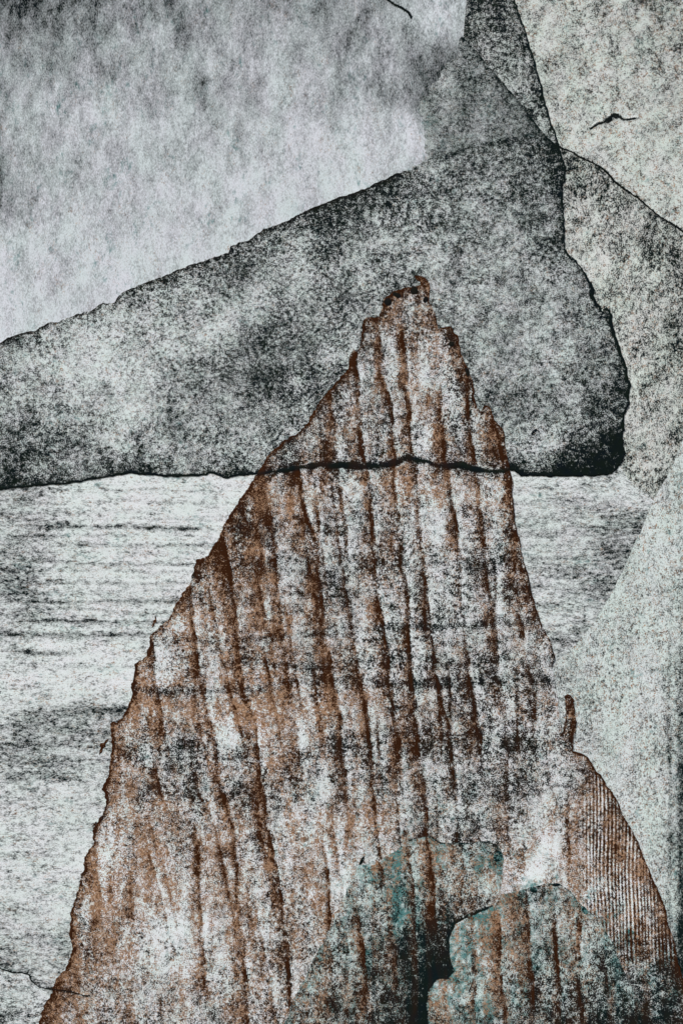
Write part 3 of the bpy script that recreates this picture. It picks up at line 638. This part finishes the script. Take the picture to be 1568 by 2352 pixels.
H_gray = [(900, 720, 100), (940, 760, 125), (900, 820, 120), (990, 820, 150), (960, 900, 145), (850, 900, 130), (760, 930, 108), (700, 1030, 88), (800, 1000, 118), (900, 1000, 105), (980, 1000, 145), (1050, 800, 90), (1060, 950, 120), (1110, 960, 125), (1120, 1010, 125), (1145, 1010, 90), (1060, 1040, 122), (660, 1060, 85), (740, 1040, 105),
    (640, 1120, 140), (580, 1180, 120), (700, 1150, 150), (800, 1150, 160), (900, 1150, 145), (1000, 1150, 160), (1100, 1150, 160), (520, 1260, 95), (600, 1260, 125), (700, 1280, 125), (800, 1280, 125), (900, 1280, 118), (1000, 1280, 135), (1100, 1280, 140), (1180, 1300, 118),
    (470, 1340, 110), (560, 1340, 118), (650, 1350, 140), (760, 1340, 112), (850, 1370, 125), (950, 1360, 125), (1050, 1370, 135), (1150, 1360, 125), (400, 1440, 170), (500, 1440, 160), (600, 1440, 135), (700, 1440, 150), (800, 1440, 132), (900, 1440, 132), (1000, 1440, 128), (1100, 1450, 125), (1220, 1450, 128),
    (340, 1560, 170), (440, 1540, 165), (560, 1540, 150), (680, 1530, 135), (800, 1530, 118), (900, 1530, 118), (1000, 1530, 118), (1100, 1530, 118), (1200, 1530, 118), (300, 1660, 165), (420, 1620, 155), (520, 1650, 190), (620, 1650, 185), (700, 1660, 175), (780, 1640, 155), (860, 1650, 155), (950, 1640, 135), (1050, 1620, 128), (1150, 1620, 108), (1230, 1640, 118),
    (300, 1740, 150), (420, 1740, 115), (500, 1740, 140), (600, 1740, 150), (700, 1740, 132), (800, 1720, 115), (870, 1690, 108), (960, 1680, 108), (1050, 1680, 115), (1150, 1700, 108), (1230, 1720, 115), (1285, 1700, 165),
    (270, 1840, 170), (360, 1840, 135), (430, 1820, 120), (520, 1840, 128), (620, 1830, 140), (720, 1840, 160), (800, 1830, 155), (900, 1830, 160), (1000, 1830, 135), (1100, 1820, 115), (1200, 1820, 108), (1270, 1830, 165), (1350, 1830, 140), (240, 1950, 190), (320, 1930, 165), (430, 1930, 120), (500, 1940, 150), (600, 1930, 125), (700, 1930, 160), (800, 1930, 165), (900, 1920, 155),
    (1000, 1930, 115), (1100, 1900, 100), (1180, 1900, 112), (1260, 1950, 185), (1220, 2010, 185), (1300, 1980, 140), (1380, 1920, 132), (1420, 1990, 138), (210, 2060, 160), (300, 2040, 175), (380, 2080, 182), (500, 2060, 155), (600, 2060, 145), (700, 2060, 165), (780, 2030, 170), (1380, 2080, 145), (1450, 2080, 135),
    (190, 2180, 130), (280, 2170, 160), (400, 2140, 178), (390, 2190, 178), (500, 2170, 170), (600, 2180, 145), (680, 2160, 140), (740, 2090, 140), (160, 2280, 118), (250, 2260, 150), (350, 2260, 155), (420, 2280, 152), (520, 2270, 150), (620, 2270, 145), (120, 2340, 105), (250, 2330, 125), (350, 2330, 130), (450, 2330, 142), (550, 2330, 120), (650, 2330, 108), (680, 2250, 120), (1480, 2200, 112), (1520, 2280, 40), (1440, 2300, 60), (1500, 2350, 20), (1560, 2350, 10), (1550, 2250, 50)]
H_brown = [(930, 700, .45), (900, 900, .25), (1000, 900, .22), (1050, 800, .40), (760, 950, .22), (680, 1040, .28), (850, 1000, .22), (1000, 1020, .22), (1100, 960, .15), (1140, 1000, .45), (600, 1130, .65), (700, 1130, .40), (820, 1130, .25), (900, 1120, .42), (1000, 1130, .40), (1100, 1130, .38), (520, 1270, .75), (600, 1250, .55), (700, 1250, .40), (780, 1250, .22), (900, 1250, .22), (1000, 1250, .25), (1100, 1250, .25), (1180, 1260, .45),
    (440, 1380, .5), (540, 1400, .62), (640, 1380, .35), (740, 1380, .35), (850, 1400, .22), (1000, 1400, .18), (1100, 1400, .22), (1200, 1400, .28), (370, 1480, .45), (480, 1500, .50), (600, 1500, .50), (720, 1500, .30), (850, 1520, .22), (1000, 1520, .22), (1150, 1520, .25), (320, 1580, .6), (420, 1640, .6), (540, 1620, .55), (650, 1620, .58), (760, 1620, .55), (860, 1620, .42), (960, 1600, .40), (1080, 1620, .28), (1180, 1650, .30),
    (280, 1780, .6), (400, 1760, .30), (520, 1780, .42), (640, 1760, .35), (760, 1780, .32), (880, 1780, .36), (1000, 1750, .32), (1120, 1780, .30), (1220, 1800, .35), (1270, 1780, .15), (260, 1900, .45), (380, 1900, .50), (500, 1900, .52), (640, 1900, .45), (760, 1900, .42), (880, 1880, .38), (1000, 1880, .36), (1120, 1860, .35), (1200, 1920, .45), (1350, 1840, .55), (1420, 1940, .58), (1330, 1980, .55), (1480, 2060, .45), (1380, 2080, .42),
    (200, 2050, .6), (280, 2020, .55), (380, 2020, .42), (500, 2040, .42), (640, 2040, .35), (760, 2060, .32), (190, 2190, .6), (280, 2180, .50), (400, 2160, .15), (500, 2180, .36), (600, 2180, .36), (700, 2160, .35), (150, 2300, .65), (260, 2290, .40), (380, 2290, .38), (500, 2300, .40), (620, 2300, .38), (1500, 2200, .30), (1450, 2300, .25), (1530, 2330, .15)]
H_line = dict(w=6.0, s=1.0, hw=13, hs=.22, taper=T((0, .15, .3, .5, .7, 1), (.9, 1.2, .9, 1.3, 1.2, .8)))
sheet_h = Sheet('tall brown-streaked peak-shaped torn sheet in the middle, frayed along both sides', 4.2,
    [(h_left, 2.4, dict(w=7.0, s=.62, hw=11, hs=.30, brown=1.1)), ([(40, 2500), (1600, 2500)], 0, None), (h_right, 1.8, dict(w=5.0, s=.60, hw=8, hs=.24, brown=1.1)),
     (h_notch, 1.0, None), (h_right2, 1.6, dict(w=4.5, s=.60, hw=9, hs=.24, brown=1.1)), (h_gap, .6, None), (h_right3, 2.0, dict(w=5.0, s=.60, hw=10, hs=.26, brown=1.1))],
    H_gray, M['brown'], brown=H_brown, teal=[(1380, 2160, .35), (1440, 2280, .3), (1420, 2200, .35), (900, 1500, 0), (600, 2000, 0), (1400, 1900, 0), (1500, 2100, 0), (870, 2000, .2), (700, 2200, 0)], cal=(.92, -9, 134), soft=.04, streaks=streaks,
    lines=[(ragged(b_line, 1.2), H_line), (np.array([(100, 2272), (117, 2273), (165, 2279), (192, 2288), (205, 2289)], float), dict(w=2.6, s=.85, hw=6, hs=.12)), (np.array([(1460, 2169), (1500, 2170), (1550, 2172)], float), dict(w=1.6, s=.6, hw=4, hs=.08))],
    extra=ex_brown, inkscale=.88).build()
sheet_h.ribbon('crease', sheet_h.lines[4][0], 9, .0006, label='black seam crossing the brown peak')
sheet_h.ribbon('crease', [(105, 2272), (117, 2273), (165, 2279), (192, 2288), (205, 2289)], 3, .0004)
for pl, w, core, band in streaks[:24]:
    p = np.array(pl, float)
    q = p.copy(); q[:, 0] -= 3.5
    sheet_h.ribbon('streak', q, 7 + w * .08, .00015)
for x, y, rx, ry, r in ((951, 667, 8.5, 9.5, 0), (890, 693, 9.5, 8.5, .3), (977, 688, 6, 7.5, .4), (912, 678, 9, 5.5, .5), (1073, 855, 4.5, 11, -.35), (1036, 790, 7, 6, 0), (906, 675, 5, 5, 0)):
    sheet_h.blot('blot', x, y, rx, ry, r, (1.25, .12, 0, 0))

# ------------------------------------------------------------------ green-stained pieces at the foot
def ex_green(X, Y, ink, br, te, so):
    ink += (fbm(X, Y, 22, 60, 51) - .5) * .40
    br += (fbm(X, Y, 16, 110, 53) - .5) * .95
    te += (fbm(X, Y, 20, 50, 55) - .5) * .55
    ink += (vnoise(X, Y, 40, 7, 57) - .5) * .16
    return ink, br, te, so
st_j = [([(930, 1905), (936, 1925), (940, 1978), (947, 2035), (949, 2074), (953, 2186), (958, 2260)], 20, .50, .34), ([(982, 1920), (990, 1962), (993, 2010), (996, 2074), (1003, 2170)], 26, .55, .38), ([(867, 1975), (877, 2010), (880, 2061), (884, 2090)], 18, .55, .30), ([(825, 2110), (830, 2154), (840, 2250), (842, 2330)], 20, .40, .30),
        ([(758, 2190), (766, 2260), (770, 2330)], 26, .25, .28), ([(905, 2180), (908, 2250), (910, 2330)], 22, .2, .2), ([(1060, 1950), (1066, 2000), (1068, 2080)], 28, .15, .28)]
sheet_j = Sheet('dark green-black patch at the foot of the brown peak, left of the teal rock shape', 5.2,
    [(j_left, 2.4, dict(w=3.0, s=.22, hw=9, hs=.05, teal=.8, taper=T((0, .1, .2, .35, .45, .6, .7, .85, 1), (1, .2, 1.2, .3, 1.3, .2, 1.2, .8, .4)))), (j_top[:4], 1.6, None), (j_top[3:9], 1.0, dict(w=3.0, s=.55, hw=8, hs=.12, teal=.9)), (j_top[8:], 1.4, None), ([(1134, 2082), (1180, 2100), (1150, 2500)], 0, None), ([(1150, 2500), (610, 2500)], 0, None)],
    [(835, 2000, 175), (880, 1995, 155), (920, 1960, 150), (975, 1935, 130), (850, 2010, 150), (860, 2040, 118), (900, 2020, 135), (850, 2100, 95), (950, 2020, 115), (1050, 1980, 120), (1020, 1960, 125), (1100, 2020, 140), (1110, 1960, 105), (1000, 2080, 80), (1090, 2070, 100), (780, 2160, 125), (800, 2110, 130), (860, 2180, 110), (960, 2180, 78), (1010, 2170, 55), (1000, 2240, 35), (740, 2240, 122), (850, 2260, 100), (950, 2300, 52), (700, 2320, 108), (800, 2330, 95), (900, 2330, 72), (968, 2340, 18), (800, 2090, 110), (910, 2100, 130), (1030, 2050, 110), (1120, 2050, 150)],
    M['green'], brown=[(860, 2040, 0.26), (900, 1970, 0.30), (1000, 1990, 0.38), (1080, 2000, 0.41), (900, 2100, 0.21), (780, 2200, 0.34), (850, 2280, 0.34), (950, 2200, 0.19), (720, 2300, 0.30), (1000, 2240, 0), (950, 2330, 0.08), (1100, 1950, 0.22)],
    teal=[(910, 2020, .55), (930, 2090, .50), (850, 2080, .25), (1000, 1990, .25), (1080, 2030, .25), (770, 2160, .35), (800, 2230, .25), (900, 2200, .42), (930, 2240, .45), (1000, 2200, .2), (830, 2330, .25), (720, 2310, .30), (1000, 2320, .15), (990, 1935, .5), (1140, 1975, .55), (1110, 2055, .2)],
    cal=(1.5, -20, 101), soft=.05, streaks=st_j, extra=ex_green, inkscale=.86).build()
for pl, w, core, band in st_j:
    q = np.array(pl, float); q[:, 0] -= 3.5
    sheet_j.ribbon('streak', q, 8, .00015)
sheet_j.blot('blot', 1143, 1968, 10, 13, .2, (.75, 0, .95, 0))
fl = [(822, 1990), (829, 1979), (836, 1974), (838, 1967)]
sheet_j.blot('blot', 831, 1977, 3.4, 11, .45, (1.2, 0, 0, 0))

st_k = [([(1080, 2100), (1085, 2122), (1090, 2170), (1089, 2282), (1092, 2380)], 22, .50, .40), ([(1144, 2110), (1146, 2138), (1147, 2234), (1159, 2298), (1162, 2380)], 30, .40, .38), ([(1210, 2060), (1213, 2154), (1217, 2186), (1222, 2260), (1228, 2352)], 34, .45, .36), ([(1274, 2090), (1277, 2202), (1284, 2266), (1288, 2370)], 24, .50, .30),
        ([(1332, 2085), (1332, 2122), (1328, 2170), (1334, 2240)], 22, .50, .38), ([(1385, 2200), (1392, 2260), (1396, 2330)], 24, .40, .34), ([(1330, 2270), (1338, 2320), (1340, 2380)], 26, .45, .28), ([(1022, 2265), (1026, 2310), (1030, 2352)], 24, .30, .36)]
sheet_k = Sheet('teal and brown rock-shaped piece with a black notched left edge at bottom right', 6.0,
    [(j_right[::-1][:6], 1.6, dict(w=9, s=1.05, hw=4, hs=.04, part=False, taper=T((0, 1), (0, 0)))), (j_right[::-1][5:], 1.6, None), (k_top[:4], 1.4, None), (k_top[3:10], 1.0, dict(w=2.2, s=.5, hw=8, hs=.10, teal=.8)), (k_top[9:], 1.2, None), ([(1560, 2500), (975, 2500)], 0, None)],
    [(1060, 2150, 165), (1100, 2140, 150), (1150, 2100, 170), (1180, 2060, 135), (1240, 2080, 150), (1290, 2100, 118), (1200, 2150, 132), (1060, 2230, 165), (1110, 2220, 160), (1180, 2230, 130), (1260, 2200, 118), (1330, 2160, 140), (1340, 2240, 135), (1390, 2230, 105), (1010, 2290, 150), (1080, 2290, 165), (1150, 2300, 130), (1240, 2300, 95), (1320, 2300, 92),
     (1000, 2350, 120), (1100, 2345, 130), (1200, 2345, 98), (1300, 2345, 72), (1400, 2330, 70), (1420, 2280, 115), (1480, 2340, 55), (1040, 2160, 160), (1250, 2130, 130)],
    M['green'], brown=[(1060, 2130, 0.21), (1110, 2150, 0.28), (1190, 2120, 0.35), (1250, 2100, 0.24), (1300, 2150, 0.32), (1190, 2220, 0.29), (1120, 2240, 0.21), (1000, 2310, 0.35), (1080, 2290, 0.17), (1260, 2260, 0.32), (1180, 2320, 0.32), (1300, 2320, 0.28), (1400, 2280, 0.17), (1380, 2200, 0.24), (1450, 2330, 0.14)],
    teal=[(1050, 2180, .55), (1070, 2210, .50), (1150, 2080, .60), (1165, 2130, .50), (1230, 2110, .45), (1260, 2160, .30), (1110, 2260, .45), (1060, 2290, .35), (1180, 2260, .25), (1340, 2150, .32), (1350, 2200, .35), (1340, 2250, .28), (1410, 2270, .28), (1420, 2320, .3), (1100, 2335, .55), (1180, 2340, .25), (1280, 2320, .1), (1290, 2090, .3)],
    cal=(1.6, -24, 127), soft=.05, streaks=st_k, extra=ex_green, inkscale=.86).build()
for pl, w, core, band in st_k:
    q = np.array(pl, float); q[:, 0] -= 3.5
    sheet_k.ribbon('streak', q, 8, .00015)
sheet_k.blot('blot', 1276, 2033, 10, 3.6, 0, (1.2, 0, .2, 0)); sheet_k.blot('blot', 1225, 2045, 9, 6, .2, (.7, 0, .95, 0)); sheet_k.blot('blot', 1342, 2092, 6, 11, -.6, (.62, 0, .95, 0))
# the deep black edge of the dark patch lies along the notched side of the teal piece
sheet_j.lines.append((sheet_k.edges[0][0] + np.array([-5, 0]), dict(w=6, s=1.1, hw=40, hs=.28)))
sheet_j.lines.append((np.concatenate([p for p in [ragged(j_right[:5], .1)]]) + np.array([-3, 0]), dict(w=4, s=1.0, hw=16, hs=.16)))
sheet_j.ribbon('torn_edge', ragged(j_right, 1.0) + np.array([-3, 0]), 4.5, .0004)

for s_ in (sheet_a, sheet_b, sheet_d, sheet_j): s_.recolour()

# ------------------------------------------------------------------ flakes beside the brown peak
def flake(path, w, label):
    s = Sheet.__new__(Sheet)
    p = np.array(path, float); s.layer = 3.2; s.c = p.mean(0)
    t = np.linspace(0, 1, len(p)); n = normals(p)
    wv = w * np.sin(np.pi * np.clip(t, .06, .94)) * (1 + .4 * np.sin(t * 17))
    V = []; H = []
    for f, h in ((-1, -.9), (-.6, .6), (0, 1), (.6, .6), (1, -.9)):
        q = p + n * (f * wv)[:, None]; V.append(q); H += [h * .0006] * len(p)
    V = np.concatenate(V); k = len(p); F = []
    for r in range(4):
        for i in range(k - 1): F.append((r * k + i, r * k + i + 1, (r + 1) * k + i + 1, (r + 1) * k + i))
    base = np.array([wx(s.c[0]), -.0005, wz(s.c[1])])
    L = np.c_[wx(V[:, 0]), -(.0006 + cockle(V[:, 0], V[:, 1]) + np.array(H)), wz(V[:, 1])] - base
    o = link_mesh('paper_flake', L, F, np.tile([.80, 1.1, 0, 0], (len(L), 1)), M['brown'], None)
    o.location = base; o['label'] = label; o['category'] = 'flake'; o['group'] = 'brown flakes beside the peak'
flake(resample([(356, 1414), (357, 1424), (353, 1432), (349, 1442)], 1.5)[0], 4, 'upper thin brown flake on the ribbed sheet left of the brown peak')
flake(resample([(248, 1698), (242, 1706), (235, 1714), (231, 1728), (227, 1734)], 1.5)[0], 6, 'lower larger brown flake on the ribbed sheet left of the brown peak')
flake(resample([(212, 1898), (218, 1893), (221, 1888)], 1.0)[0], 2.6, 'tiny brown crumb at the frayed left side of the peak near the bottom')
print('verts', sum(len(o.data.vertices) for o in bpy.data.objects if o.type == 'MESH'))
